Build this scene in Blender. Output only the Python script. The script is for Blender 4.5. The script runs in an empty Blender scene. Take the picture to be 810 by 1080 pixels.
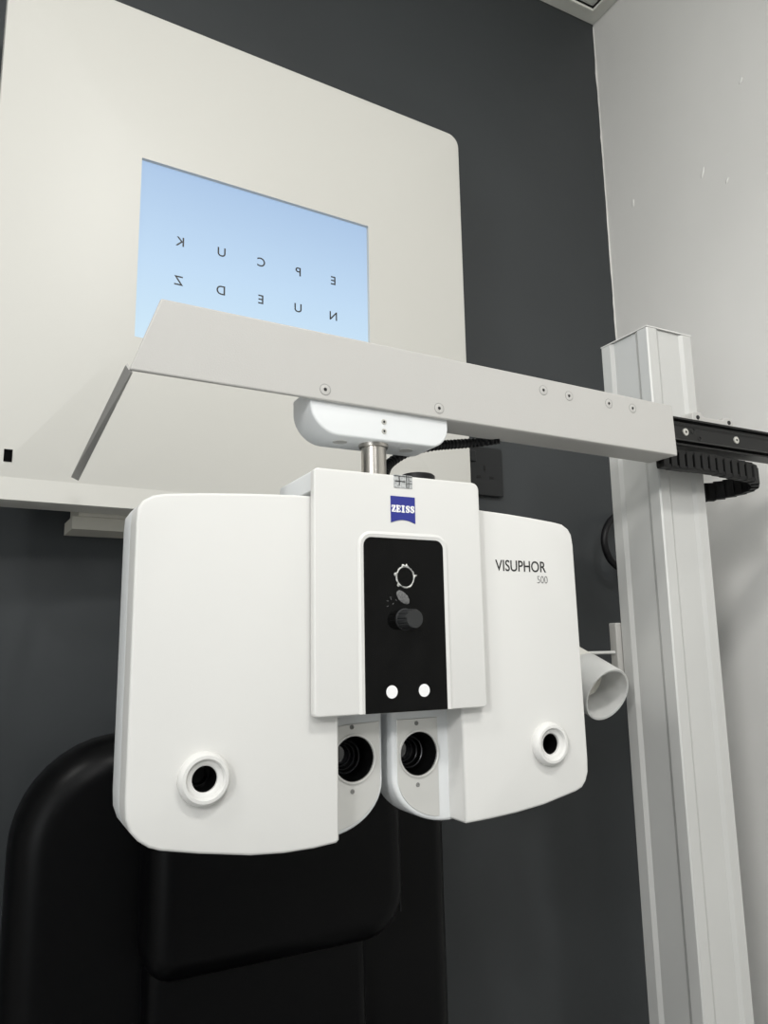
import bpy, bmesh, math, random
from mathutils import Vector, Matrix
random.seed(7)
D = bpy.data
COL = bpy.context.scene.collection

# ------------------------------------------------------------------ helpers
def link(o, parent=None):
    COL.objects.link(o)
    if parent is not None:
        o.parent = parent
    return o

def tag(o, label=None, cat=None, group=None, kind=None):
    if label: o['label'] = label
    if cat: o['category'] = cat
    if group: o['group'] = group
    if kind: o['kind'] = kind
    return o

def empty(name, loc, label, cat, group=None):
    o = D.objects.new(name, None)
    o.location = loc
    o.empty_display_size = .02
    link(o)
    return tag(o, label, cat, group)

def obj(name, bm, m, parent=None, bevel=0, seg=3, smooth=True, label=None, angle=35, keep=False):
    """bm holds world coordinates; the object is placed at its parent's frame"""
    me = D.meshes.new(name)
    bmesh.ops.recalc_face_normals(bm, faces=bm.faces)
    # local coordinates of the parent (parents are only translated / z-rotated)
    o = D.objects.new(name, me)
    if parent is not None:
        mat = world_of(parent).inverted()
        bm.transform(mat)
    bm.to_mesh(me); bm.free()
    me.materials.append(m)
    link(o, parent)
    if bevel:
        md = o.modifiers.new('bevel', 'BEVEL'); md.width = bevel; md.segments = seg
        md.limit_method = 'ANGLE'; md.angle_limit = math.radians(40)
        pass
    if smooth:
        if not keep:
            for p in me.polygons: p.use_smooth = True
        try:
            me.set_sharp_from_angle(angle=math.radians(angle))
        except Exception:
            pass
    if label: o['label'] = label
    return o

def world_of(o):
    m = o.matrix_basis.copy()
    p = o.parent
    while p is not None:
        m = p.matrix_basis @ m
        p = p.parent
    return m

def BM(): return bmesh.new()

def box(bm, x0, x1, y0, y1, z0, z1, M=None):
    v = [bm.verts.new(p) for p in ((x0,y0,z0),(x1,y0,z0),(x1,y1,z0),(x0,y1,z0),(x0,y0,z1),(x1,y0,z1),(x1,y1,z1),(x0,y1,z1))]
    for f in ((3,2,1,0),(4,5,6,7),(0,1,5,4),(1,2,6,5),(2,3,7,6),(3,0,4,7)):
        bm.faces.new([v[i] for i in f])
    if M is not None: bmesh.ops.transform(bm, matrix=M, verts=v)
    return v

def hexa(bm, a, b):
    """two quads a, b (4 points each) joined"""
    va = [bm.verts.new(p) for p in a]; vb = [bm.verts.new(p) for p in b]
    bm.faces.new(va[::-1]); bm.faces.new(vb)
    for i in range(4):
        j = (i+1) % 4
        bm.faces.new((va[i], va[j], vb[j], vb[i]))

def prism(bm, outline, y0, y1, holes=(), axis='Y', M=None):
    """outline (x,z) pairs extruded along Y (or (y,z) along X, (x,y) along Z) with through holes"""
    loops = [list(outline)] + [list(h) for h in holes]
    def P(p, t):
        return {'Y': (p[0], t, p[1]), 'X': (t, p[0], p[1]), 'Z': (p[0], p[1], t)}[axis]
    rings = []; allv = []
    for t in (y0, y1):
        vs = []; es = []
        for L in loops:
            r = [bm.verts.new(P(p, t)) for p in L]
            vs.append(r); allv += r
            for i in range(len(r)):
                es.append(bm.edges.new((r[i], r[(i+1) % len(r)])))
        if len(loops) == 1:
            bm.faces.new(vs[0])
        else:
            bmesh.ops.triangle_fill(bm, use_beauty=True, use_dissolve=False, edges=es)
        rings.append(vs)
    for k in range(len(loops)):
        a, b = rings[0][k], rings[1][k]
        n = len(a)
        for i in range(n):
            j = (i+1) % n
            bm.faces.new((a[i], a[j], b[j], b[i]))
    if M is not None: bmesh.ops.transform(bm, matrix=M, verts=allv)
    return allv

def offset_ring(outline, s):
    """outline moved inward by s (towards its own interior)"""
    N = len(outline); out = []
    area2 = sum(outline[i][0]*outline[(i+1)%N][1]-outline[(i+1)%N][0]*outline[i][1] for i in range(N))
    sg = 1 if area2 > 0 else -1
    for i in range(N):
        p = Vector(outline[i]); a = Vector(outline[i-1]); c = Vector(outline[(i+1)%N])
        e1 = (p-a).normalized(); e2 = (c-p).normalized()
        n1 = Vector((-e1.y, e1.x))*sg; n2 = Vector((-e2.y, e2.x))*sg
        m = n1+n2
        if m.length < 1e-6: m = n1.copy()
        m.normalize(); k = s/max(.45, m.dot(n1))
        out.append((p.x+m.x*k, p.y+m.y*k))
    return out

def rolled(bm, outline, y0, y1, r, holes=(), seg=4, back=True):
    """prism along Y whose front (and back) outer edges are rolled over by r; flat caps with holes"""
    lay = []
    for k in range(seg+1):
        a = math.pi/2*k/seg
        lay.append((r*(1-math.sin(a)), y0+r*(1-math.cos(a))))
    if back:
        for k in range(seg+1):
            a = math.pi/2*k/seg
            lay.append((r*(1-math.cos(a)), y1-r*(1-math.sin(a))))
    else:
        lay.append((0, y1))
    rings = [[bm.verts.new((x, y, z)) for x, z in offset_ring(outline, s)] for s, y in lay]
    n = len(outline)
    for p, q in zip(rings[:-1], rings[1:]):
        for i in range(n):
            f = bm.faces.new((p[i], p[(i+1)%n], q[(i+1)%n], q[i])); f.smooth = True
    hr = []
    for h in holes:
        hr.append(([bm.verts.new((x, y0, z)) for x, z in h], [bm.verts.new((x, y1, z)) for x, z in h]))
        a, b = hr[-1]
        for i in range(len(h)):
            j = (i+1)%len(h); f = bm.faces.new((a[i], a[j], b[j], b[i])); f.smooth = True
    for cap, k in ((rings[0], 0), (rings[-1], 1)):
        if not holes:
            bm.faces.new(cap)
            continue
        es = []
        for L in [cap]+[h[k] for h in hr]:
            for i in range(len(L)):
                e = bm.edges.get((L[i], L[(i+1)%len(L)])) or bm.edges.new((L[i], L[(i+1)%len(L)]))
                es.append(e)
        g = bmesh.ops.triangle_fill(bm, use_beauty=True, use_dissolve=False, edges=es)
    return rings

def rounded(pts, n=7):
    """pts: (x, z, radius) -> outline with arcs at the corners"""
    out = []
    N = len(pts)
    for i in range(N):
        x, z, r = pts[i]
        if r <= 0: out.append((x, z)); continue
        p = Vector((x, z)); a = Vector(pts[i-1][:2]) - p; b = Vector(pts[(i+1) % N][:2]) - p
        a.normalize(); b.normalize()
        half = a.angle(b)/2
        t = r/math.tan(half)
        c = p + (a+b).normalized()*(r/math.sin(half))
        s = p + a*t - c; e = p + b*t - c
        a0 = math.atan2(s.y, s.x); a1 = math.atan2(e.y, e.x)
        d = (a1-a0+math.pi) % (2*math.pi)-math.pi
        for k in range(n+1):
            an = a0+d*k/n
            out.append((c.x+r*math.cos(an), c.y+r*math.sin(an)))
    return out

def circ(x, z, r, n=40, rz=None):
    rz = rz or r
    return [(x+r*math.cos(2*math.pi*i/n), z+rz*math.sin(2*math.pi*i/n)) for i in range(n)]

def frame_to(p, axis):
    """matrix taking local +Z to axis at point p"""
    q = Vector((0,0,1)).rotation_difference(Vector(axis).normalized())
    return Matrix.Translation(Vector(p)) @ q.to_matrix().to_4x4()

def lathe(bm, prof, p, axis=(0,1,0), n=40, closed=False):
    """prof: (r, h) along axis from p"""
    M = frame_to(p, axis)
    rings = []
    for r, h in prof:
        if r < 1e-6:
            rings.append([bm.verts.new(M @ Vector((0,0,h)))])
        else:
            rings.append([bm.verts.new(M @ Vector((r*math.cos(2*math.pi*i/n), r*math.sin(2*math.pi*i/n), h))) for i in range(n)])
    seq = list(zip(rings[:-1], rings[1:]))
    if closed: seq.append((rings[-1], rings[0]))
    for a, b in seq:
        if len(a) == 1 and len(b) == 1: continue
        for i in range(n):
            j = (i+1) % n
            if len(a) == 1: bm.faces.new((a[0], b[j], b[i]))
            elif len(b) == 1: bm.faces.new((a[i], a[j], b[0]))
            else: bm.faces.new((a[i], a[j], b[j], b[i]))

def tube(bm, pts, r, n=12, sub=8):
    P = [Vector(p) for p in pts]
    path = []
    for i in range(len(P)-1):
        p0 = P[max(i-1,0)]; p1 = P[i]; p2 = P[i+1]; p3 = P[min(i+2, len(P)-1)]
        for k in range(sub):
            t = k/sub
            path.append(.5*((2*p1)+(p2-p0)*t+(2*p0-5*p1+4*p2-p3)*t*t+(3*p1-p0-3*p2+p3)*t**3))
    path.append(P[-1])
    rings = []; up = None
    for i, p in enumerate(path):
        d = (path[min(i+1, len(path)-1)]-path[max(i-1,0)]).normalized()
        if up is None:
            up = d.orthogonal().normalized()
        up = (up-d*up.dot(d)).normalized(); s = d.cross(up)
        rr = r(i/(len(path)-1)) if callable(r) else r
        rings.append([bm.verts.new(p+(up*math.cos(2*math.pi*k/n)+s*math.sin(2*math.pi*k/n))*rr) for k in range(n)])
    for a, b in zip(rings[:-1], rings[1:]):
        for k in range(n):
            bm.faces.new((a[k], a[(k+1)%n], b[(k+1)%n], b[k]))
    bm.faces.new(rings[0][::-1]); bm.faces.new(rings[-1])

def text_bm(s, size, depth=.0003, offset=0, spacing=1.0, sx=1.0):
    cu = D.curves.new('lettering', 'FONT'); cu.body = s; cu.size = size
    cu.extrude = depth; cu.offset = offset; cu.space_character = spacing
    cu.align_x = 'CENTER'; cu.align_y = 'CENTER'; cu.resolution_u = 6
    o = D.objects.new('lettering', cu); COL.objects.link(o)
    bpy.context.view_layer.update()
    dg = bpy.context.evaluated_depsgraph_get()
    me = D.meshes.new_from_object(o.evaluated_get(dg))
    bm = BM(); bm.from_mesh(me)
    # centre the glyph on its own bounds
    xs = [v.co.x for v in bm.verts]; ys = [v.co.y for v in bm.verts]
    c = Vector(((min(xs)+max(xs))/2, (min(ys)+max(ys))/2, 0))
    for v in bm.verts:
        v.co -= c; v.co.x *= sx
    D.objects.remove(o); D.curves.remove(cu); D.meshes.remove(me)
    return bm

# ------------------------------------------------------------------ materials
def mat(name, col, rough=.5, metal=0, spec=.5, bump=None, noise=None, emit=None, coat=0, trans=0):
    m = D.materials.new(name); m.use_nodes = True
    nt = m.node_tree; b = nt.nodes['Principled BSDF']
    def setv(k, v):
        if k in b.inputs: b.inputs[k].default_value = v
    setv('Base Color', (*col, 1)); setv('Roughness', rough); setv('Metallic', metal)
    setv('Specular IOR Level', spec); setv('Coat Weight', coat); setv('Transmission Weight', trans)
    tc = nt.nodes.new('ShaderNodeTexCoord')
    if noise:                                           # (scale, amount) mottles the colour
        n = nt.nodes.new('ShaderNodeTexNoise'); n.inputs['Scale'].default_value = noise[0]; n.inputs['Detail'].default_value = 4
        nt.links.new(tc.outputs['Object'], n.inputs['Vector'])
        r = nt.nodes.new('ShaderNodeMapRange')
        r.inputs['From Min'].default_value = .3; r.inputs['From Max'].default_value = .7
        r.inputs['To Min'].default_value = 1-noise[1]; r.inputs['To Max'].default_value = 1+noise[1]
        nt.links.new(n.outputs['Fac'], r.inputs['Value'])
        mx = nt.nodes.new('ShaderNodeVectorMath'); mx.operation = 'SCALE'
        mx.inputs[0].default_value = col
        nt.links.new(r.outputs['Result'], mx.inputs['Scale'])
        nt.links.new(mx.outputs['Vector'], b.inputs['Base Color'])
    if bump:                                            # list of (scale, strength, distance)
        prev = None
        for sc, st, di in bump:
            n = nt.nodes.new('ShaderNodeTexNoise'); n.inputs['Scale'].default_value = sc; n.inputs['Detail'].default_value = 3
            nt.links.new(tc.outputs['Object'], n.inputs['Vector'])
            bp = nt.nodes.new('ShaderNodeBump'); bp.inputs['Strength'].default_value = st; bp.inputs['Distance'].default_value = di
            nt.links.new(n.outputs['Fac'], bp.inputs['Height'])
            if prev: nt.links.new(prev.outputs['Normal'], bp.inputs['Normal'])
            prev = bp
        nt.links.new(prev.outputs['Normal'], b.inputs['Normal'])
    if emit:
        setv('Emission Color', (*emit[0], 1)); setv('Emission Strength', emit[1])
    return m

M_device   = mat('white_device_plastic', (.68,.675,.655), .45, spec=.35)
M_device2  = mat('white_side_plastic', (.74,.755,.76), .42, spec=.35)
M_powder   = mat('white_powder_coat', (.485,.475,.455), .42, spec=.4, bump=[(900,.22,.0006)])
M_display  = mat('cream_display_casing', (.62,.61,.57), .42, spec=.45, bump=[(1200,.15,.0004)])
M_plate    = mat('satin_silver_plate', (.66,.655,.63), .38, metal=.35)
M_blackgl  = mat('glossy_black_glass', (.003,.003,.003), .08, spec=.14, noise=(60,.3))
M_black    = mat('black_plastic', (.006,.006,.007), .45, spec=.25)
M_deep     = mat('deep_black_bore', (.004,.004,.004), .35, spec=.3)
M_rubber   = mat('ribbed_black_knob', (.02,.021,.022), .45)
M_lens     = mat('dark_lens_glass', (.01,.01,.012), .06, spec=.9, coat=.5)
M_lensrim  = mat('dark_lens_rim', (.07,.07,.075), .3, metal=.6)
M_steel    = mat('brushed_steel', (.50,.475,.44), .28, metal=1, bump=[(300,.05,.0004)])
M_screw    = mat('zinc_screw', (.62,.61,.57), .35, metal=.7)
M_socketh  = mat('dark_hex_recess', (.01,.01,.01), .6)
M_seam     = mat('screw_seam', (.22,.22,.21), .6)
M_blue     = mat('blue_badge', (.022,.03,.24), .4)
M_white    = mat('white_print', (.85,.85,.85), .5)
M_print    = mat('black_print', (.015,.015,.015), .5)
M_greyp    = mat('thin_grey_print', (.10,.10,.10), .5)
M_alu      = mat('painted_aluminium_profile', (.56,.56,.545), .40, metal=.15, spec=.5, noise=(6,.03))
M_rail     = mat('black_anodised_rail', (.006,.006,.006), .32, metal=0, spec=.3)
M_chain    = mat('black_chain_plastic', (.007,.007,.007), .5, spec=.25)
M_leather  = mat('black_leather', (.0022,.0022,.0026), .36, spec=.13, bump=[(140,.10,.0008),(700,.08,.0005)])
M_thread   = mat('black_stitching', (.012,.012,.014), .6)
M_wallD    = mat('charcoal_wall_paint', (.038,.042,.045), .45, spec=.4, noise=(3,.08), bump=[(9,.12,.01),(220,.08,.001)])
M_wallL    = mat('white_wall_paint', (.80,.79,.765), .6, spec=.3, noise=(2.2,.03), bump=[(5,.18,.02),(45,.06,.003)])
M_wallG    = mat('grey_wall_paint', (.42,.43,.43), .7)
M_ceil     = mat('ceiling_board', (.62,.64,.60), .8, bump=[(250,.3,.002)])
M_trim     = mat('ceiling_trim_paint', (.80,.80,.74), .6)
M_floor    = mat('grey_vinyl_floor', (.50,.50,.49), .5, noise=(4,.1))
M_frost    = mat('frosted_cup', (.82,.82,.80), .4, trans=.3)
M_cream    = mat('cream_lamp_body', (.76,.74,.68), .45)
M_sockbl   = mat('black_socket_plastic', (.020,.021,.022), .4, spec=.25)
M_chrome   = mat('chrome_base', (.6,.6,.6), .2, metal=1)
M_scratch  = mat('pale_residue', (.50,.50,.48), .6, noise=(400,.45))
M_smudge   = mat('grey_residue', (.12,.12,.12), .6, noise=(500,.6))
M_mount    = mat('beige_mount_bracket', (.55,.53,.47), .6)
M_vial     = mat('level_vial', (.42,.43,.43), .25, noise=(500,.3))

# screen: pale blue backlit panel, brighter and bluer to one side
def screen_mat():
    m = D.materials.new('backlit_screen'); m.use_nodes = True
    nt = m.node_tree; b = nt.nodes['Principled BSDF']
    b.inputs['Base Color'].default_value = (.03,.04,.05,1); b.inputs['Roughness'].default_value = .55; b.inputs['Specular IOR Level'].default_value = .2
    tc = nt.nodes.new('ShaderNodeTexCoord')
    sp = nt.nodes.new('ShaderNodeSeparateXYZ'); nt.links.new(tc.outputs['Generated'], sp.inputs[0])
    cr = nt.nodes.new('ShaderNodeValToRGB')
    cr.color_ramp.elements[0].position = 0.0; cr.color_ramp.elements[0].color = (.66,.86,1.0,1)
    cr.color_ramp.elements[1].position = 1.0; cr.color_ramp.elements[1].color = (.42,.585,.83,1)
    e = cr.color_ramp.elements.new(.45); e.color = (.56,.75,.96,1)
    nt.links.new(sp.outputs['Z'], cr.inputs['Fac'])
    nt.links.new(cr.outputs['Color'], b.inputs['Emission Color'])
    b.inputs['Emission Strength'].default_value = .88
    return m
M_screen = screen_mat()

# ------------------------------------------------------------------ room
WY = 1.12; WX = 1.151; CH = 2.708; LX = -1.7; FY = -2.4
def struct(name, bm, m, **k):
    o = obj(name, bm, m, smooth=False, **k); o['kind'] = 'structure'; return o
b = BM(); box(b, LX-.1, WX+.1, WY, WY+.1, -.1, CH+.1); struct('wall_back', b, M_wallD)
# right wall: slightly lumpy plaster
b = BM(); box(b, WX, WX+.1, FY-.1, WY, -.1, CH+.1)
struct('wall_right', b, M_wallL)
b = BM(); box(b, LX-.1, LX, FY-.1, WY, -.1, CH+.1); struct('wall_left', b, M_wallL)
b = BM(); box(b, LX, WX, FY-.1, FY, -.1, CH+.1); struct('wall_front', b, M_wallG)
b = BM(); box(b, LX, WX, FY, WY, -.1, 0); struct('floor', b, M_floor)
b = BM(); box(b, LX, WX, FY, WY, CH, CH+.1); struct('ceiling', b, M_ceil)
# flat perimeter trims under the ceiling boards
b = BM(); box(b, LX, WX-.032, WY-.035, WY, CH-.006, CH); box(b, LX, WX-.032, WY-.035, WY-.031, CH-.012, CH); struct('trim_1', b, M_trim)
b = BM(); box(b, WX-.032, WX, FY, WY, CH-.006, CH); box(b, WX-.032, WX-.028, FY, WY-.035, CH-.012, CH); struct('trim_2', b, M_trim)
# thin ragged lip where the white paint of the side wall turns the corner
b = BM(); prev = None
z = 0.0; pts = []
while z < CH-.012:
    pts.append((WX-.0015-abs(random.gauss(0,.0010)), z)); z += .018
pts.append((WX-.0015, CH-.012))
prism(b, pts+[(WX, CH-.012), (WX, 0)], WY-.0006, WY)
struct('trim_3', b, M_wallL)
# plaster nicks on the white wall
def nick(y, z, ly, lz, rot=0):
    bb = BM()
    M = Matrix.Translation((WX-.0002, y, z)) @ Matrix.Rotation(rot, 4, 'X')
    bmesh.ops.create_uvsphere(bb, u_segments=12, v_segments=8, radius=1, matrix=M @ Matrix.Diagonal((.0014, ly, lz, 1)))
    o = obj('trim_4', bb, M_wallL); o['kind'] = 'structure'
NICKS = ((.872,2.175,.0022,.011,.35),(.775,2.30,.0025,.006,.6),(.823,2.13,.002,.006,.5),(1.045,2.21,.002,.009,.1))
for a in NICKS: nick(*a)

# ------------------------------------------------------------------ vision chart display
A = math.radians(3.2)
chart = empty('vision_chart_display', (.25, 1.0, 1.478),
              'large cream rounded square display on the dark wall showing mirrored black test letters', 'eye chart')
chart.rotation_euler = (0,0,A)
def CL(u): return (u/1.2)
def zz(z): return 1.3+(z-1.3)/1.2
MC = Matrix.Translation((.25,1.0,0)) @ Matrix.Rotation(A, 4, 'Z')   # local (u, depth, z) -> world
u0, u1 = -.2785, .4515; z0, z1 = 1.4785, 2.2065
su0, su1, sz0, sz1 = -.0997, .2612, zz(1.7945), zz(2.1105)
def chart_obj(name, bm, m, parent, **k):
    bm.transform(MC); return obj(name, bm, m, parent, **k)
out = rounded([(u0,z0,.004),(u1,z0,.004),(u1,z1,.022),(u0,z1,.022)])
b = BM(); rolled(b, out, 0, .05, .0018, holes=[rounded([(su0,sz0,.001),(su1,sz0,.001),(su1,sz1,.001),(su0,sz1,.001)],2)])
casing = chart_obj('casing', b, M_display, chart, keep=True)
b = BM()      # slightly proud folded lip along the lower edge
hexa(b, [(u0+.002,-.0006,z0+.028),(u1-.002,-.0006,z0+.028),(u1-.002,0,z0+.028),(u0+.002,0,z0+.028)],
        [(u0+.002,-.0035,z0+.0005),(u1-.002,-.0035,z0+.0005),(u1-.002,0,z0+.0005),(u0+.002,0,z0+.0005)])
chart_obj('lower_lip', b, M_display, chart, smooth=False)
b = BM(); box(b, su0-.004, su1+.004, .006, .016, sz0-.004, sz1+.004)
screen = chart_obj('screen', b, M_screen, chart, smooth=False)
rowz = zz(1.981); row2 = zz(1.910)
us = [CL(v) for v in (-.0507,.0222,.0953,.1673,.2392)]
for row, zc in (('KUCPE', rowz), ('ZDEUN', row2)):
    for ch, u in zip(row, us):
        t = text_bm(ch, .0198, depth=.0002, offset=.0001, sx=-1.0)
        t.transform(Matrix.Translation((u, .0056, zc)) @ Matrix.Rotation(math.pi/2, 4, 'X'))
        chart_obj('letter', t, M_print, screen, smooth=False)
b = BM(); box(b, CL(-.2936), CL(-.2825), -.0006, .002, zz(1.5795)-.0078, zz(1.5795)+.0075)
chart_obj('sensor_window', b, M_blackgl, chart, smooth=False)
b = BM(); box(b, -.156, -.02, .058, .125, 1.458, 1.4745); box(b, -.15, .30, .05, .12, 1.4745, 1.75)
bt = b; bt.transform(MC)
for v in bt.verts: v.co.y = min(v.co.y, WY-.0005)
obj('wall_bracket', bt, M_mount, chart, smooth=False, label='beige wall bracket under the display')

# ------------------------------------------------------------------ wall socket
sk = empty('wall_socket', (.786, WY, 1.6125), 'black three-pin wall socket on the dark wall beside the display', 'socket')
sx0, sx1, sz_0, sz_1 = .744, .830, 1.567, 1.6575
b = BM(); prism(b, rounded([(sx0,sz_0,.003),(sx1,sz_0,.003),(sx1,sz_1,.003),(sx0,sz_1,.003)],4), WY-.010, WY)
obj('face_plate', b, M_sockbl, sk, bevel=.002)
for (hx, hz, w, h) in ((.789,1.618,.0045,.010),(.7755,1.6005,.009,.0055),(.8035,1.6005,.009,.0055)):
    b = BM(); box(b, hx-w/2, hx+w/2, WY-.0104, WY-.0095, hz-h/2, hz+h/2); obj('pin_hole', b, M_deep, sk, smooth=False)
b = BM(); box(b, .757, .769, WY-.0135, WY-.009, 1.628, 1.648); obj('switch', b, M_sockbl, sk, bevel=.001)

# black cable on the wall in the corner
b = BM(); tube(b, [(1.1505,1.10,1.548),(1.105,1.09,1.549),(1.070,1.08,1.541),(1.040,1.072,1.518),(1.029,1.07,1.490),(1.040,1.072,1.460),(1.070,1.08,1.442),(1.110,1.10,1.439),(1.1505,1.11,1.440)], .0068)
tag(obj('power_cable', b, M_black), 'black cable looping out behind the column near the room corner', 'cable')

# ------------------------------------------------------------------ phoropter
PY = .600; DM = .611; DR = .638
ph = empty('phoropter_head', (.332, .655, 1.243), 'white twin-lens phoropter head hanging from the steel pole under the arm', 'phoropter')
# --- central cover
gx0, gx1, gz0, gz1 = .2923, .3750, 1.2436, 1.3968
glass_out = rounded([(gx0,gz0,0),(gx1,gz0,0),(gx1,gz1,.008),(gx0,gz1,.008)])
rim_out   = rounded([(gx0-.0052,gz0-.0,0),(gx1+.0052,gz0-.0,0),(gx1+.0052,gz1+.0055,.012),(gx0-.0052,gz1+.0055,.012)])
X0, X1, Z0, Z1 = .2456, .4186, 1.2432, 1.4558
b = BM()
o4 = rounded([(X0,Z0,.0035),(X1,Z0,.0035),(X1,Z1,.007),(X0,Z1,.004)], 5)
rolled(b, o4, PY, PY+.0095, .0016)
cc = obj('center_cover', b, M_device, ph, keep=True)
# shallow raised border around the black window
b = BM()
ro = rounded([(gx0-.0056,gz0+.0002,0),(gx1+.0056,gz0+.0002,0),(gx1+.0056,gz1+.0056,.0135),(gx0-.0056,gz1+.0056,.0135)], 8)
ri = rounded([(gx0,gz0+.0002,0),(gx1,gz0+.0002,0),(gx1,gz1,.008),(gx0,gz1,.008)], 8)
va = [b.verts.new((x,PY-.00005,z)) for x,z in ro]
vm = [b.verts.new((x*.55+x2*.45,PY-.0011,z*.55+z2*.45)) for (x,z),(x2,z2) in zip(ro,ri)]
vb = [b.verts.new((x,PY-.0004,z)) for x,z in ri]
for p, q in ((va,vm),(vm,vb)):
    for i in range(len(p)):
        if i != 1: b.faces.new((p[i-1],p[i],q[i],q[i-1]))
obj('window_border', b, M_device, cc)
b = BM(); prism(b, glass_out, PY-.0006, PY+.001)
cp = obj('control_window', b, M_blackgl, ph, bevel=.0002, seg=1, label='glossy black window with worn residue around its hole')
# side and rear of the central block (rides above the two lens modules)
b = BM(); prism(b, rounded([(X0+.0006,1.4365,.001),(X1-.0006,1.4365,.001),(X1-.0006,Z1-.0006,.005),(X0+.0006,Z1-.0006,.003)],4), PY+.0095, .690)
obj('center_housing', b, M_device2, ph, bevel=.003)
b = BM(); box(b, .286, .385, PY+.0095, .632, 1.262, 1.4365); box(b, .286, .385, .632, .688, 1.42, 1.4365)
obj('slide_block', b, M_black, ph, smooth=False)
b = BM(); box(b, X0+.004, X0+.012, PY+.0095, .6108, 1.26, 1.436); obj('slide_block', b, M_black, ph, smooth=False)
# hole, residue, knob, white marks
b = BM(); lathe(b, [(.0078,-.0002),(.0078,.0004),(0,.0004)], (.3340,PY-.0009,1.3618)); obj('bore', b, M_deep, cp)
b = BM()
n = 44; r0 = []; r1 = []; rm = []
for i in range(n):
    a = 2*math.pi*i/n
    w = .0010+.0009*random.random()+(.0035 if i in (1,) else 0)+(.0018 if i in (10,12,13,20,21,27,28) else 0)
    r0.append(b.verts.new((.3340+.0082*math.cos(a), PY-.0007, 1.3618+.0088*math.sin(a))))
    rm.append(b.verts.new((.3340+(.0082+w*.5)*math.cos(a), PY-.0018, 1.3618+(.0088+w*.5)*math.sin(a))))
    r1.append(b.verts.new((.3340+(.0082+w)*math.cos(a), PY-.0006, 1.3618+(.0088+w)*math.sin(a))))
for i in range(n):
    j = (i+1)%n
    b.faces.new((r0[i],r0[j],rm[j],rm[i])); b.faces.new((rm[i],rm[j],r1[j],r1[i]))
obj('glue_ring', b, M_scratch, cp, label='ragged pale ring of glue residue')
b = BM()
bmesh.ops.create_uvsphere(b, u_segments=20, v_segments=10, radius=1, matrix=Matrix.Translation((.3312,PY-.0006,1.3435)) @ Matrix.Rotation(math.radians(42),4,'Y') @ Matrix.Diagonal((.0078,.0007,.0043,1)))
for v in b.verts: v.co.x += random.gauss(0,.0002); v.co.z += random.gauss(0,.0002)
for k in range(9):
    x = .3255+random.gauss(-.004,.004); z = 1.342+random.gauss(0,.004)
    bmesh.ops.create_icosphere(b, subdivisions=1, radius=1, matrix=Matrix.Translation((x,PY-.0006,z)) @ Matrix.Rotation(random.random()*3,4,'Y') @ Matrix.Diagonal((.0012,.0002,.0003,1)))
obj('glue_smear', b, M_smudge, cp)
b = BM()
prof = []
kc = (.3325, PY-.0006, 1.3238)
N = 60; ringsz = [(.0098,0),(.0098,-.002),(.0093,-.0022),(.0086,-.017),(.0080,-.0185)]
rr = []
for ri_, (r, h) in enumerate(ringsz):
    ring = []
    for i in range(N):
        a = 2*math.pi*i/N
        g = .0007 if (i % 5 == 0 and ri_ in (2,3)) else 0
        ring.append(b.verts.new((kc[0]+(r-g)*math.cos(a), kc[1]+h, kc[2]+(r-g)*math.sin(a))))
    rr.append(ring)
for p, q in zip(rr[:-1], rr[1:]):
    for i in range(N): b.faces.new((p[i],p[(i+1)%N],q[(i+1)%N],q[i]))
b.faces.new(rr[-1])
obj('adjustment_knob', b, M_rubber, cp, angle=25)
for x in (.3181,.3507):
    b = BM(); prism(b, circ(x,1.2612,.0056,32), PY-.0009, PY-.0003); obj('white_dot', b, M_white, cp, smooth=False)
# level vial
b = BM(); prism(b, rounded([(.3242,1.4440,.0005),(.3436,1.4440,.0005),(.3436,1.4562,.0005),(.3242,1.4562,.0005)],2), PY-.0005, PY+.012)
lv = obj('spirit_level', b, M_vial, cc, smooth=False, label='small clear spirit level let into the top edge')
b = BM()
box(b,.3252,.3362,PY-.0008,PY-.0003,1.4497,1.4506); box(b,.3295,.3303,PY-.0008,PY-.0003,1.4462,1.4550)
box(b,.3372,.3379,PY-.0008,PY-.0003,1.4445,1.4560); box(b,.3395,.3400,PY-.0008,PY-.0003,1.4445,1.4560)
box(b,.3246,.3434,PY-.0008,PY-.0003,1.4548,1.4554)
box(b,.3385,.3432,PY-.0008,PY-.0003,1.4485,1.4490); box(b,.3405,.3428,PY-.0008,PY-.0003,1.4512,1.4516)
lvl_marks = b
# (the marks belong to the vial itself: same part, dark ink)
def join_part(o, bm, m):
    """add bm (world coordinates) to an existing part with a second material"""
    bm.transform(world_of(o.parent).inverted())
    me2 = D.meshes.new('tmp'); bm.to_mesh(me2); bm.free()
    base = BM(); base.from_mesh(o.data); nf = len(base.faces)
    base.from_mesh(me2); base.faces.ensure_lookup_table()
    o.data.materials.append(m)
    for i in range(nf, len(base.faces)): base.faces[i].material_index = len(o.data.materials)-1
    base.to_mesh(o.data); base.free(); D.meshes.remove(me2)
join_part(lv, lvl_marks, M_print)
# maker's badge
bx0, bx1, bz0, bz1 = .3205, .3460, 1.4112, 1.4360
arc = [(bx0+(bx1-bx0)*i/12, bz0+.0030*math.sin(math.pi*i/12)) for i in range(13)]
b = BM(); prism(b, arc+[(bx1,bz1),(bx0,bz1)], PY-.0005, PY+.0005)
badge = obj('maker_badge', b, M_blue, cc, smooth=False, label='blue square maker badge with curved lower edge')
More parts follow.
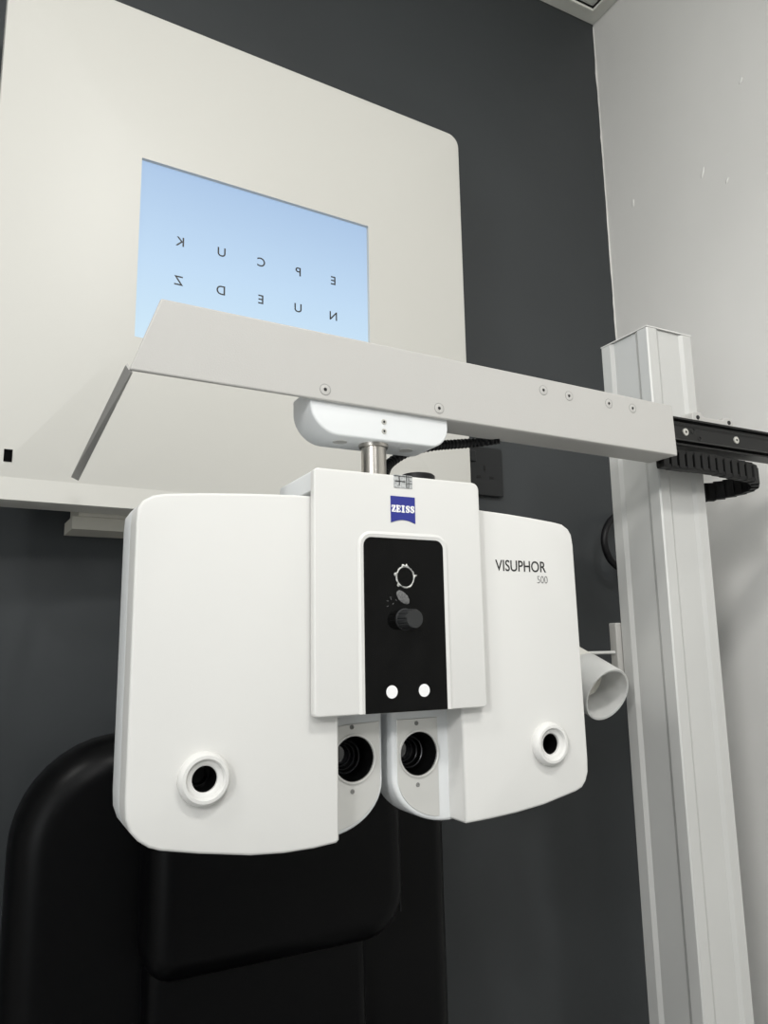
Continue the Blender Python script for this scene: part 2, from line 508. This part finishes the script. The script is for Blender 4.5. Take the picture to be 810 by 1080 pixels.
# slab lettering
SK = 0
def stroke(bm, pts, w, y):
    for (xa,za),(xb,zb) in zip(pts[:-1],pts[1:]):
        d = Vector((xb-xa,zb-za)); 
        if d.length < 1e-9: continue
        d.normalize(); nn = Vector((-d.y,d.x))*w/2; e = d*w*.25
        q = [(xa-e.x+nn.x,za-e.y+nn.y),(xa-e.x-nn.x,za-e.y-nn.y),(xb+e.x-nn.x,zb+e.y-nn.y),(xb+e.x+nn.x,zb+e.y+nn.y)]
        global SK
        SK += 1
        prism(bm, q, y-.0003-.00002*(SK % 11), y+.0001)
def letters(word, cx, zc, W, H, y, bm):
    n = len(word); cw = W/n
    ths, thk = H*.15, H*.30
    for i, ch in enumerate(word):
        x = cx-W/2+cw*(i+.5); w = cw*.86
        f = (1.0+.0*(i))
        T = lambda u, v: (x+w*(u-.5), zc+H*f*(v-.5))
        if ch == 'Z':
            stroke(bm,[T(.08,.93),T(.92,.93)],ths,y); stroke(bm,[T(.08,.07),T(.92,.07)],ths,y)
            stroke(bm,[T(.76,.86),T(.22,.14)],thk,y); stroke(bm,[T(.06,.93),T(.06,.68)],ths*.8,y); stroke(bm,[T(.94,.07),T(.94,.32)],ths*.8,y)
        if ch == 'E':
            stroke(bm,[T(.26,.03),T(.26,.97)],thk,y)
            for v in (.93,.07): stroke(bm,[T(.04,v),T(.92,v)],ths,y)
            stroke(bm,[T(.26,.5),T(.7,.5)],ths,y); stroke(bm,[T(.93,.93),T(.93,.70)],ths*.8,y); stroke(bm,[T(.93,.07),T(.93,.30)],ths*.8,y); stroke(bm,[T(.7,.38),T(.7,.62)],ths*.7,y)
        if ch == 'I':
            stroke(bm,[T(.5,.03),T(.5,.97)],thk,y)
            for v in (.93,.07): stroke(bm,[T(.14,v),T(.86,v)],ths,y)
        if ch == 'S':
            stroke(bm,[T(.88,.72),T(.80,.90),T(.50,.95),T(.24,.90)],ths*1.1,y)
            stroke(bm,[T(.20,.82),T(.26,.64),T(.74,.38),T(.80,.20)],thk,y)
            stroke(bm,[T(.76,.10),T(.5,.05),T(.2,.10),T(.12,.28)],ths*1.1,y)
            stroke(bm,[T(.90,.95),T(.90,.66)],ths*.7,y); stroke(bm,[T(.10,.05),T(.10,.34)],ths*.7,y)
b = BM(); letters('ZEISS', (bx0+bx1)/2, 1.4243, .0243, .0063, PY-.0005, b)
obj('lettering', b, M_white, badge, smooth=False)

# --- lens modules
LO = [(.2725,1.4325),(.23,1.4322),(.19,1.4302),(.15,1.4276),(.1215,1.4248)] + \
     [(.112,1.4226),(.1045,1.4180),(.1005,1.4120),(.0998,1.400),(.0998,1.300),(.0998,1.190),(.1005,1.178),(.1040,1.1685),(.1100,1.1615),(.1180,1.1560),(.1265,1.1528)] + \
     [(.155,1.1470),(.1967,1.1402),(.2242,1.1383),(.250,1.1386),(.2700,1.1403),(.2725,1.1425)]
RO = [(.3975,1.4325),(.4274,1.4318),(.460,1.4302),(.4896,1.4280),(.5200,1.4252)] + \
     [(.5310,1.4235),(.5385,1.4190),(.5425,1.4130),(.5440,1.402),(.5452,1.300),(.5462,1.185),(.5456,1.173),(.5420,1.1645),(.5370,1.1590),(.5290,1.1560)] + \
     [(.4888,1.1478),(.4547,1.1438),(.425,1.1418),(.3990,1.1408),(.3975,1.1425)]
def housing_outline(side):
    if side == 'L':
        o = LO[:-2]; inner = []
        c = (.2700, 1.1815); rx = .0578; rz = .0435
        for k in range(13):
            a = -math.pi/2+math.pi/2*k/12
            inner.append((c[0]+rx*math.cos(a), c[1]+rz*math.sin(a)))
        return o + inner + [(.3278, 1.4325)]
    o = RO[:-2]
    c = (.3975, 1.1820); rx = .0598; rz = .0430
    inner = []
    for k in range(13):
        a = -math.pi/2-math.pi/2*k/12
        inner.append((c[0]+rx*math.cos(a), c[1]+rz*math.sin(a)))
    return o + inner + [(.3377, 1.4325)]
AP = {'L': (.2989, 1.2022), 'R': (.3655, 1.2017)}
RG = {'L': (.1575, 1.2020), 'R': (.4965, 1.2040)}
AR = .0198
for side in 'LR':
    ax, az = AP[side]; gx, gz = RG[side]
    outl = LO if side == 'L' else RO
    lab = 'left lens module under plain front cover' if side == 'L' else 'right lens module with model lettering'
    b = BM(); rolled(b, housing_outline(side), DR, .676, .0034, holes=[circ(ax,az,AR+.0006,48)])
    hs = obj('lens_housing', b, M_device2, ph, keep=True)
    b = BM(); rolled(b, outl, DM, DR+.0004, .0026, holes=[circ(gx,gz,.0125,32)], back=False)
    fc = obj('front_cover', b, M_device, hs, label=lab, keep=True)
    # aperture plate
    if side == 'L':
        c = (.2700,1.1815); rx, rz = .0545, .0395
        pl = [(c[0]+rx*math.cos(a), c[1]+rz*math.sin(a)) for a in [-math.radians(80)+math.radians(80)*k/14 for k in range(15)]]
        pl = [(.2785, 1.1423)] + [p for p in pl if p[0] > .2800] + [(.3245, 1.2335),(.290,1.2320),(.2815,1.2305),(.2785,1.2270)]
    else:
        c = (.3955,1.1820); rx, rz = .0530, .0390
        pl = [(c[0]-rx*math.cos(a), c[1]+rz*math.sin(a)) for a in [-math.radians(80)+math.radians(80)*k/14 for k in range(15)]]
        pl = [(.3862, 1.1448)] + [p for p in pl if p[0] < .3850] + [(.3425, 1.2335),(.380,1.2335),(.3862,1.2335)]
    b = BM(); prism(b, pl, DR-.0007, DR+.0005, holes=[circ(ax,az,AR,48)])
    ap = obj('aperture_plate', b, M_plate, hs, bevel=.0003, seg=1, smooth=False)
    b = BM(); lathe(b, [(AR+.0018,0),(AR+.0016,-.0012),(AR+.0004,-.0015),(AR-.0002,-.0008),(AR-.0002,.002),(AR+.0018,.002)], (ax,DR-.0006,az), closed=True, n=56)
    obj('aperture_rim', b, M_plate, hs)
    b = BM(); lathe(b, [(AR-.0002,.0005),(AR-.0006,.033),(.0158,.033),(.0156,.026),(.0145,.0255),(.0140,.033),(0,.0335)], (ax,DR,az), n=48)
    obj('lens_barrel', b, M_deep, hs)
    for rq, hq in ((.0150,.016),(.0128,.022),(.0104,.027)):
        b = BM(); lathe(b, [(rq,hq),(rq-.0008,hq-.0006),(rq-.0014,hq),(rq-.0008,hq+.0006)], (ax-.0015,DR,az), n=48, closed=True)
        obj('lens_ring', b, M_lensrim, hs)
    b = BM(); lathe(b, [(.0140,.030),(.010,.0285),(.005,.0278),(0,.0275)], (ax,DR,az), n=40); obj('lens', b, M_lens, hs)
    for zo in (.0275, -.0275):
        b = BM(); lathe(b, [(.0021,0),(.0020,-.0006),(.0009,-.0007),(.0008,-.0002),(0,-.0001)], (ax-.002,DR-.0006,az+zo), n=16); obj('screw', b, M_seam, hs)
    # eyepiece ring
    b = BM(); lathe(b, [(.0125,.012),(.0120,0),(.0203,0),(.0206,-.0030),(.0196,-.0062),(.0178,-.0080),(.0155,-.0082),(.0143,-.0072),(.0138,-.0056),(.0112,-.0050),(.0100,-.0040),(.0098,.012)], (gx,DM,gz), n=56)
    er = obj('eyepiece_ring', b, M_device, hs)
    b = BM(); lathe(b, [(.0098,-.0015),(.0092,.010),(.0092,.018),(.0075,.018),(.0072,.0255),(0,.0255)], (gx,DM,gz), n=40); obj('bore', b, M_deep, er)
    if side == 'R':
        t = text_bm('VISUPHOR', .0156, depth=.0001, offset=.00012, sx=.855)
        t.transform(Matrix.Translation((.4738, DM-.00015, 1.3775)) @ Matrix.Rotation(math.pi/2,4,'X'))
        obj('lettering', t, M_print, fc, smooth=False)
        t = text_bm('500', .0110, depth=.0001, offset=-.00016, sx=.86)
        t.transform(Matrix.Translation((.5000, DM-.00015, 1.3645)) @ Matrix.Rotation(math.pi/2,4,'X'))
        obj('lettering', t, M_greyp, fc, smooth=False)
# dark cap on the housing top
b = BM(); lathe(b, [(0,0),(.0175,0),(.0175,.0125),(.0160,.0140),(0,.0142)], (.3760,.645,1.4552), axis=(0,0,1), n=36)
obj('cable_cap', b, M_black, ph)

# ------------------------------------------------------------------ support arm
arm = empty('support_arm', (.333,.655,1.4985), 'long white metal arm carrying the phoropter, running to the column', 'arm')
AY = .632
TL, BL, TR, BR = (.1163,1.6008), (.0925,1.5322), (.7347,1.5872), (.7370,1.5236)
b = BM(); prism(b, [BL, BR, (TR[0],TR[1]), TL], AY, AY+.0045)
obj('face_plate', b, M_powder, arm, bevel=.0016)
b = BM()
def lerpz(p, q, x): return p[1]+(q[1]-p[1])*(x-p[0])/(q[0]-p[0])
# folded top edge and rear channel
xs = .128
hexa(b, [(xs,AY+.0035,lerpz(TL,TR,xs)-.0025),(TR[0],AY+.0035,TR[1]-.0025),(TR[0],AY+.0035,TR[1]-.0008),(xs,AY+.0035,lerpz(TL,TR,xs)-.0008)],
        [(xs,.676,lerpz(TL,TR,xs)-.0025),(TR[0],.676,TR[1]-.0025),(TR[0],.676,TR[1]-.0008),(xs,.676,lerpz(TL,TR,xs)-.0008)])
obj('top_flange', b, M_powder, arm, smooth=False)
b = BM(); xa, xb = .32, BR[0]-.001
hexa(b, [(xa,AY+.0045,lerpz(BL,BR,xa)+.0003),(xb,AY+.0045,BR[1]+.0003),(xb,AY+.0045,BR[1]+.020),(xa,AY+.0045,lerpz(BL,BR,xa)+.020)],
        [(xa,.676,lerpz(BL,BR,xa)+.0003),(xb,.676,BR[1]+.0003),(xb,.676,BR[1]+.020),(xa,.676,lerpz(BL,BR,xa)+.020)])
obj('bottom_channel', b, M_powder, arm, bevel=.001)
b = BM(); xa, xb = .26, .60
hexa(b, [(xa,.642,1.53),(xb,.642,1.53),(xb,.642,1.582),(xa,.642,1.582)],
        [(xa,.672,1.53),(xb,.672,1.53),(xb,.672,1.582),(xa,.672,1.582)])
obj('inner_beam', b, M_powder, arm, smooth=False)
b = BM()   # thin stay running back from the end of the arm
hexa(b, [(.0946,AY+.0046,1.5308),(.0900,AY+.0046,1.5372),(.0915,AY+.0046,1.5390),(.0960,AY+.0046,1.5312)],
        [(.0868,.950,1.5010),(.0784,.950,1.5048),(.0786,.950,1.5062),(.0870,.950,1.5024)])
obj('rear_stay', b, M_powder, arm, smooth=False)
def cs_screw(name, p, parent, r=.0056):
    """countersunk screw lying flush: dark seam, flat head, hex socket"""
    b = BM(); lathe(b, [(r,-.00012),(r*.90,-.00012)], p, n=40)
    lathe(b, [(r*.90,-.00016),(r*.60,-.00050),(r*.36,-.0005),(r*.32,-.0001)], p, n=40)
    s = obj(name, b, M_powder, parent)
    b = BM(); lathe(b, [(r*1.0,-.0002),(r*.92,-.0003)], p, n=40); obj('seam', b, M_seam, s, smooth=False)
    b = BM(); lathe(b, [(r*.30,-.00055),(0,-.0003)], p, n=6); obj('hex_recess', b, M_socketh, s, smooth=False)
    return s
for (x, z) in ((.2701,1.5402),(.3960,1.5385),(.5330,1.5777),(.5695,1.5762),(.6295,1.5755),(.6670,1.5746)):
    cs_screw('screw', (x, AY, z), arm)
# bracket under the arm
bo = rounded([(.2568,1.5420,.002),(.2568,1.4985,.0300),(.4088,1.4985,.0210),(.4088,1.5420,.002)], 12)
b = BM(); rolled(b, bo, .6366, .683, .0022)
br = obj('hanging_bracket', b, M_device2, arm, keep=True)
for x, y in ((.2965,.6575),(.3716,.660)):
    b = BM(); lathe(b, [(.0072,0),(.0070,-.0006),(.0062,-.0003),(0,-.0002)], (x,y,1.4985), axis=(0,0,1), n=28); obj('plug', b, M_plate, br)
for z in (1.5178,1.5082):
    b = BM(); lathe(b, [(.0029,0),(.0027,-.0006),(.0014,-.0007),(.0013,.0002),(0,.0004)], (.3345,.6366,z), n=20); s = obj('screw', b, M_screw, br)
    b = BM(); lathe(b, [(.0012,-.0008),(0,-.0007)], (.3345,.6366,z), n=6); obj('hex_recess', b, M_socketh, s, smooth=False)
b = BM(); lathe(b, [(0,1.4560),(.0125,1.4560),(.0125,1.4945),(.0146,1.4952),(.0150,1.4986),(0,1.4986)], (.3325,.656,0), axis=(0,0,1), n=40)
obj('steel_pole', b, M_steel, arm)
b = BM(); tube(b, [(.500,.672,1.528),(.478,.690,1.526),(.450,.692,1.5215),(.425,.693,1.517),(.395,.694,1.508),(.370,.692,1.492),(.358,.682,1.478),(.350,.676,1.4620)], lambda t: .0052+.0005*math.sin(t*260), n=12, sub=24)
tag(obj('ribbed_cable', b, M_black), 'black ribbed cable running from under the arm behind the steel pole', 'cable')

# ------------------------------------------------------------------ column
CX0, CX1, CY0, CY1, CZ = .7775, .8640, .700, .789, 1.7285
col = empty('equipment_column', ((CX0+CX1)/2, (CY0+CY1)/2, 0), 'tall square white aluminium column with grooved faces behind the arm', 'column')
def groove_side(L):
    """profile along one face: (position, depth inward)"""
    return [(.02,0),(.20,0),(.27,.0030),(.73,.0030),(.80,0),(.98,0)]
def column_outline():
    w, d = CX1-CX0, CY1-CY0; o = []
    for p, q in groove_side(w): o.append((CX0+w*p, CY0+q))
    for p, q in groove_side(d): o.append((CX1-q, CY0+d*p))
    for p, q in groove_side(w): o.append((CX1-w*p, CY1-q))
    for p, q in groove_side(d): o.append((CX0+q, CY1-d*p))
    return o
b = BM(); prism(b, column_outline(), .012, CZ-.0022, axis='Z'); obj('profile', b, M_alu, col, smooth=False)
b = BM(); prism(b, [(CX0,CY0),(CX1,CY0),(CX1,CY1),(CX0,CY1)], CZ-.0014, CZ, axis='Z'); obj('top_cap', b, M_device, col, smooth=False)
b = BM(); prism(b, rounded([(CX0-.06,CY0-.06,.01),(CX1+.06,CY0-.06,.01),(CX1+.06,CY1+.06,.01),(CX0-.06,CY1+.06,.01)],4), 0, .012, axis='Z'); obj('base_plate', b, M_alu, col, bevel=.002)

# ------------------------------------------------------------------ rail
rail = empty('guide_rail', (.86,.675,1.549), 'black slotted guide rail sticking out of the arm past the column', 'rail')
prof = [(.6555,1.5840),(.6555,1.5815),(.6600,1.5795),(.6600,1.5765),(.6555,1.5745),(.6570,1.5715),(.6570,1.5560),(.6555,1.5535),(.6600,1.5515),(.6555,1.5490),(.6555,1.5470),(.6795,1.5470),(.6795,1.5840)]
b = BM(); prism(b, prof, .700, 1.105, axis='X'); obj('rail_body', b, M_rail, rail, smooth=False)
for x in (.7835,.8800,.975):
    b = BM(); lathe(b, [(.0050,0),(.0048,-.0012),(.0040,-.0016),(.0017,-.0016)], (x,.6570,1.5655), n=28); s = obj('screw', b, M_screw, rail)
    b = BM(); lathe(b, [(.0018,-.0016),(0,-.0010)], (x,.6570,1.5655), n=6); obj('hex_recess', b, M_socketh, s, smooth=False)
for x, z, r in ((.7975,1.5685,.0038),(.8085,1.5595,.0030)):
    b = BM(); lathe(b, [(r,-.0003),(r*.9,-.0006),(r*.8,.0001),(0,.0002)], (x,.6570,z), n=20); obj('bore', b, M_deep, rail)
mo = rounded([(.800,1.5560,.004),(.9080,1.5560,.004),(.9080,1.6050,.0055),(.8900,1.6050,.003),(.8880,1.6005,.001),(.8480,1.6005,.001),(.8460,1.6060,.003),(.8270,1.6060,.0055),(.8270,1.580,0),(.800,1.580,0)],5)
b = BM(); prism(b, mo, .6795, .700); mp = obj('mounting_plate', b, M_powder, rail, bevel=.0012, label='white plate clamping the rail to the column')
for x in (.8370,.8990):
    b = BM(); lathe(b, [(.0030,0),(.0028,-.0010),(0,-.0011)], (x,.6795,1.5985), n=16); obj('screw', b, M_socketh, mp)

# ------------------------------------------------------------------ cable chain
ch = empty('cable_chain', (.80,.655,1.513), 'black segmented cable drag chain curving back under the guide rail', 'cable chain')
path = []
x = .741
while x < .905: path.append((x, .6640)); x += .001
cxx, cyy, R = .905, .7070, .043
for k in range(136):
    a = -math.pi/2+math.pi*k/135; path.append((cxx+R*math.cos(a), cyy+R*math.sin(a)))
x = .904
while x > .866: path.append((x, .7500)); x -= .001
L = [0]
for p, q in zip(path[:-1], path[1:]): L.append(L[-1]+math.dist(p, q))
def at(s):
    for i in range(1, len(L)):
        if L[i] >= s:
            t = (s-L[i-1])/(L[i]-L[i-1]); p, q = path[i-1], path[i]
            return Vector((p[0]+(q[0]-p[0])*t, p[1]+(q[1]-p[1])*t)), Vector((q[0]-p[0], q[1]-p[1])).normalized()
    return Vector(path[-1]), Vector((path[-1][0]-path[-2][0], path[-1][1]-path[-2][1])).normalized()
pitch = .0142
proto = None
s = pitch/2; k = 0
while s < L[-1]-pitch/3:
    p, d = at(s)
    if proto is None:
        b = BM()
        h0, h1 = -.0115, .0125
        box(b, -.0050, .0050, -.0045, .0045, h0, h1)
        box(b, -.0076, .0076, -.0052, .0052, h0-.0012, h0+.004)
        box(b, -.0076, .0076, -.0052, .0052, h1-.004, h1+.0008)
        box(b, -.0071, .0030, -.0062, .0062, h0+.001, h1-.001); box(b, -.0071, .0071, -.002, .002, h0, h1)
        me = D.meshes.new('chain_link'); bmesh.ops.recalc_face_normals(b, faces=b.faces); b.to_mesh(me); b.free(); me.materials.append(M_chain)
        proto = D.objects.new('chain_link', me); o = proto
        md = o.modifiers.new('bevel','BEVEL'); md.width = .0005; md.segments = 2
    else:
        o = proto.copy()
    COL.objects.link(o); o.parent = ch
    o.location = (p.x-.80, p.y-.655, 1.5285-.0005*math.sin(k)-1.513-.017*max(0, min(1, (s-.10)/.20))**1.3)
    o.rotation_euler = (0,0,math.atan2(d.y,d.x))
    s += pitch; k += 1

# ------------------------------------------------------------------ lamp beside column
axis = Vector((0.04133172,-0.90364341,-0.42628661)).normalized()
op = Vector((.7045,.745,1.2351))
lamp = empty('wall_lamp', (.735,.782,1.286), 'white tilted spot lamp with frosted cup shade beside the column', 'lamp')
tail = op-axis*.105
b = BM(); lathe(b, [(0,0),(.024,0),(.0295,.004),(.0325,.012),(.0338,.055),(.0330,.057),(0,.057)], tail, axis=axis, n=48)
obj('lamp_body', b, M_cream, lamp)
b = BM(); lathe(b, [(.0325,.054),(.0345,.056),(.0352,.075),(.0358,.1035),(.0350,.105),(.0325,.1045),(.0312,.095),(.0300,.070),(.0270,.062),(0,.060)], tail, axis=axis, n=56)
obj('frosted_cup', b, M_frost, lamp)
b = BM(); lathe(b, [(.020,.060),(.0205,.071),(.0170,.073),(.0150,.069),(0,.068)], tail, axis=axis, n=40)
obj('bulb', b, M_cream, lamp)
b = BM(); box(b, .7695, .800, .7895, .803, 1.2500, 1.3270); obj('mounting_plate', b, M_powder, lamp, bevel=.0015)
b = BM(); lathe(b, [(0,0),(.0022,0),(.0022,.071),(0,.071)], (.700,.800,1.287), axis=(.772-.700,.7955-.800,0), n=14)
obj('support_rod', b, M_device, lamp)

# ------------------------------------------------------------------ chair
chair = empty('examination_chair', (.295,.72,0), 'black leather examination chair with high padded back and headrest, behind the phoropter', 'chair')
def cushion(outline, y0, y1, infl, m, name, lean=0, n_out=10, seams=None, parent=chair):
    """padded shape: outline in XZ, front at y0, back at y1, edges rolled over by infl"""
    b = BM()
    cx = sum(p[0] for p in outline)/len(outline); cz = sum(p[1] for p in outline)/len(outline)
    def ring(s, y):
        out = []
        for i in range(len(outline)):
            x, z = outline[i]
            px, pz = outline[i-1]; qx, qz = outline[(i+1)%len(outline)]
            t = Vector((qx-px, qz-pz)).normalized(); nx, nz = -t.y, t.x
            if nx*(cx-x)+nz*(cz-z) < 0: nx, nz = -nx, -nz
            out.append((x+nx*s, z+nz*s, y))
        return [b.verts.new((X, Y+lean*(Z-1.0), Z)) for X, Z, Y in out]
    rings = []
    for k in range(n_out+1):
        a = math.pi/2*k/n_out
        rings.append(ring(infl*(1-math.sin(a)), y0+infl*(1-math.cos(a))))
    for k in range(n_out+1):
        a = math.pi/2*k/n_out
        rings.append(ring(infl*(1-math.cos(a)), y1-infl*(1-math.sin(a))))
    N = len(outline)
    for p, q in zip(rings[:-1], rings[1:]):
        for i in range(N):
            j = (i+1)%N
            b.faces.new((p[i],p[j],q[j],q[i]))
    b.faces.new(rings[0]); b.faces.new(rings[-1])
    return obj(name, b, m, parent, angle=50)
def dense(o, st=.02):
    out = []
    for i in range(len(o)):
        p = Vector(o[i]); q = Vector(o[(i+1)%len(o)]); n = max(1, int((q-p).length/st))
        for k in range(n): out.append(tuple(p+(q-p)*k/n))
    return out
back_o = dense(rounded([(.033,.50,.03),(.566,.50,.03),(.570,1.185,.09),(.036,1.212,.115)], 10))
back = cushion(back_o, .905, 1.0, .040, M_leather, 'backrest', lean=.02)
# raised side bolsters
hr_o = dense(rounded([(.166,.962,.03),(.468,.962,.055),(.468,1.185,.04),(.166,1.185,.04)], 10))
hr = cushion(hr_o, .845, .925, .028, M_leather, 'headrest', lean=.02)
lum_o = dense(rounded([(.172,.53,.03),(.425,.53,.03),(.425,.985,.02),(.172,.985,.02)], 8))
cushion(lum_o, .872, .925, .016, M_leather, 'lumbar_pad', lean=.02)
for xx, x2 in ((.170,.172),(.468,.468)):
    b = BM(); tube(b, [(xx,.8735,1.165),(xx-.001,.8735,1.10),(x2,.8715,1.03),(x2,.8700,.985)], .0011, n=8, sub=6)
    obj('seam', b, M_thread, hr)
for xx in (.176,):
    b = BM(); tube(b, [(xx,.868,1.165),(xx,.866,1.10),(xx+.001,.864,1.03),(xx+.001,.863,.985)], .0009, n=8, sub=6)
    obj('seam', b, M_thread, hr)
# seat, arm pads and pedestal
b = BM(); so = rounded([(.05,.36,.06),(.54,.36,.06),(.54,.93,.03),(.05,.93,.03)],8)
prism(b, so, .40, .52, axis='Z'); obj('seat', b, M_leather, chair, bevel=.03, seg=5)
for x0_, x1_ in ((-.03,.045),(.545,.62)):
    b = BM(); prism(b, rounded([(x0_,.42,.03),(x1_,.42,.03),(x1_,.90,.02),(x0_,.90,.02)],6), .66, .71, axis='Z'); obj('armrest', b, M_leather, chair, bevel=.015, seg=4)
    b = BM(); xm = (x0_+x1_)/2; box(b, xm-.015, xm+.015, .80, .87, .44, .665); box(b, min(xm,.30)-.015 if xm<.3 else .45, .14 if xm<.3 else xm+.015, .80, .87, .385, .445); obj('arm_post', b, M_chrome, chair, bevel=.004)
b = BM(); box(b, .20, .40, .86, 1.03, .36, .62); obj('back_hinge', b, M_black, chair, bevel=.01)
b = BM(); lathe(b, [(0,0),(.27,0),(.27,.025),(.25,.035),(.07,.05),(.06,.06),(.06,.40),(0,.40)], (.295,.66,0), axis=(0,0,1), n=48); obj('pedestal', b, M_chrome, chair)

# ------------------------------------------------------------------ lights
def area(name, loc, target, size, power, color=(1,1,1), size_y=None, shape='DISK'):
    l = D.lights.new(name, 'AREA'); l.shape = shape; l.size = size; l.energy = power; l.color = color
    if size_y: l.size_y = size_y
    o = D.objects.new(name, l); COL.objects.link(o); o.location = loc
    o.rotation_euler = (Vector(target)-Vector(loc)).to_track_quat('-Z','Y').to_euler()
    return o
def spot(name, loc, target, radius, power, cone, blend, color):
    l = D.lights.new(name, 'SPOT'); l.energy = power; l.color = color
    l.spot_size = math.radians(cone); l.spot_blend = blend; l.shadow_soft_size = radius
    o = D.objects.new(name, l); COL.objects.link(o); o.location = loc
    o.rotation_euler = (Vector(target)-Vector(loc)).to_track_quat('-Z','Y').to_euler()
    return o
spot('key_downlight', (.30,-.38,2.66), (.36,.70,1.2), .065, 33, 128, .85, (1,.985,.95))
spot('wall_fill_spot', (-1.5,-1.0,2.2), (1.15,.72,1.13), .15, 90, 36, 1.0, (1,.99,.97))  # added fill spot, brightens the lower right wall; no such fixture in the room
area('rear_fill', (-.15,-1.7,2.55), (1.05,.8,.85), .35, 9, (1,.985,.96))  # added fill from far back to even out the right wall
area('fill_panel', (-.3,-1.2,2.69), (-.3,-1.2,0), 1.1, 12, (.95,.98,1.0), 1.1, 'RECTANGLE')
area('left_fill', (-.85,.05,2.69), (-.1,.6,1.0), .20, 11, (1,.985,.95))  # added fill without a fixture, lifts the faces turned left
area('right_fill', (.60,-.50,2.66), (1.10,.60,1.0), .14, 4, (1,.985,.96))  # extra fill added to brighten the right wall
area('soft_side_fill', (-1.55,-.6,1.35), (.7,.6,1.3), 1.2, 11, (.93,.975,1.0), 1.2, 'RECTANGLE')  # added soft fill for left faces and right wall; no window there
w = D.worlds.new('world'); bpy.context.scene.world = w; w.use_nodes = True
w.node_tree.nodes['Background'].inputs[0].default_value = (.6,.63,.66,1); w.node_tree.nodes['Background'].inputs[1].default_value = .2

# ------------------------------------------------------------------ camera
cam = D.cameras.new('camera'); co = D.objects.new('camera', cam); COL.objects.link(co)
cam.sensor_fit = 'VERTICAL'; cam.sensor_height = 36; cam.sensor_width = 27; cam.lens = 800/1080*36
cam.clip_start = .02
co.matrix_world = Matrix(((0.8874603577657904,-0.06552283633897256,-0.4562026647360925,0),
                          (-0.4605599279539922,-0.16319602385374293,-0.8724973412918472,0),
                          (-0.01728196045675804,0.9844154690558377,-0.17500719449881558,1.30),(0,0,0,1)))
sc = bpy.context.scene; sc.camera = co
sc.view_settings.view_transform = 'Standard'
sc.view_settings.look = 'None'
sc.view_settings.exposure = 0
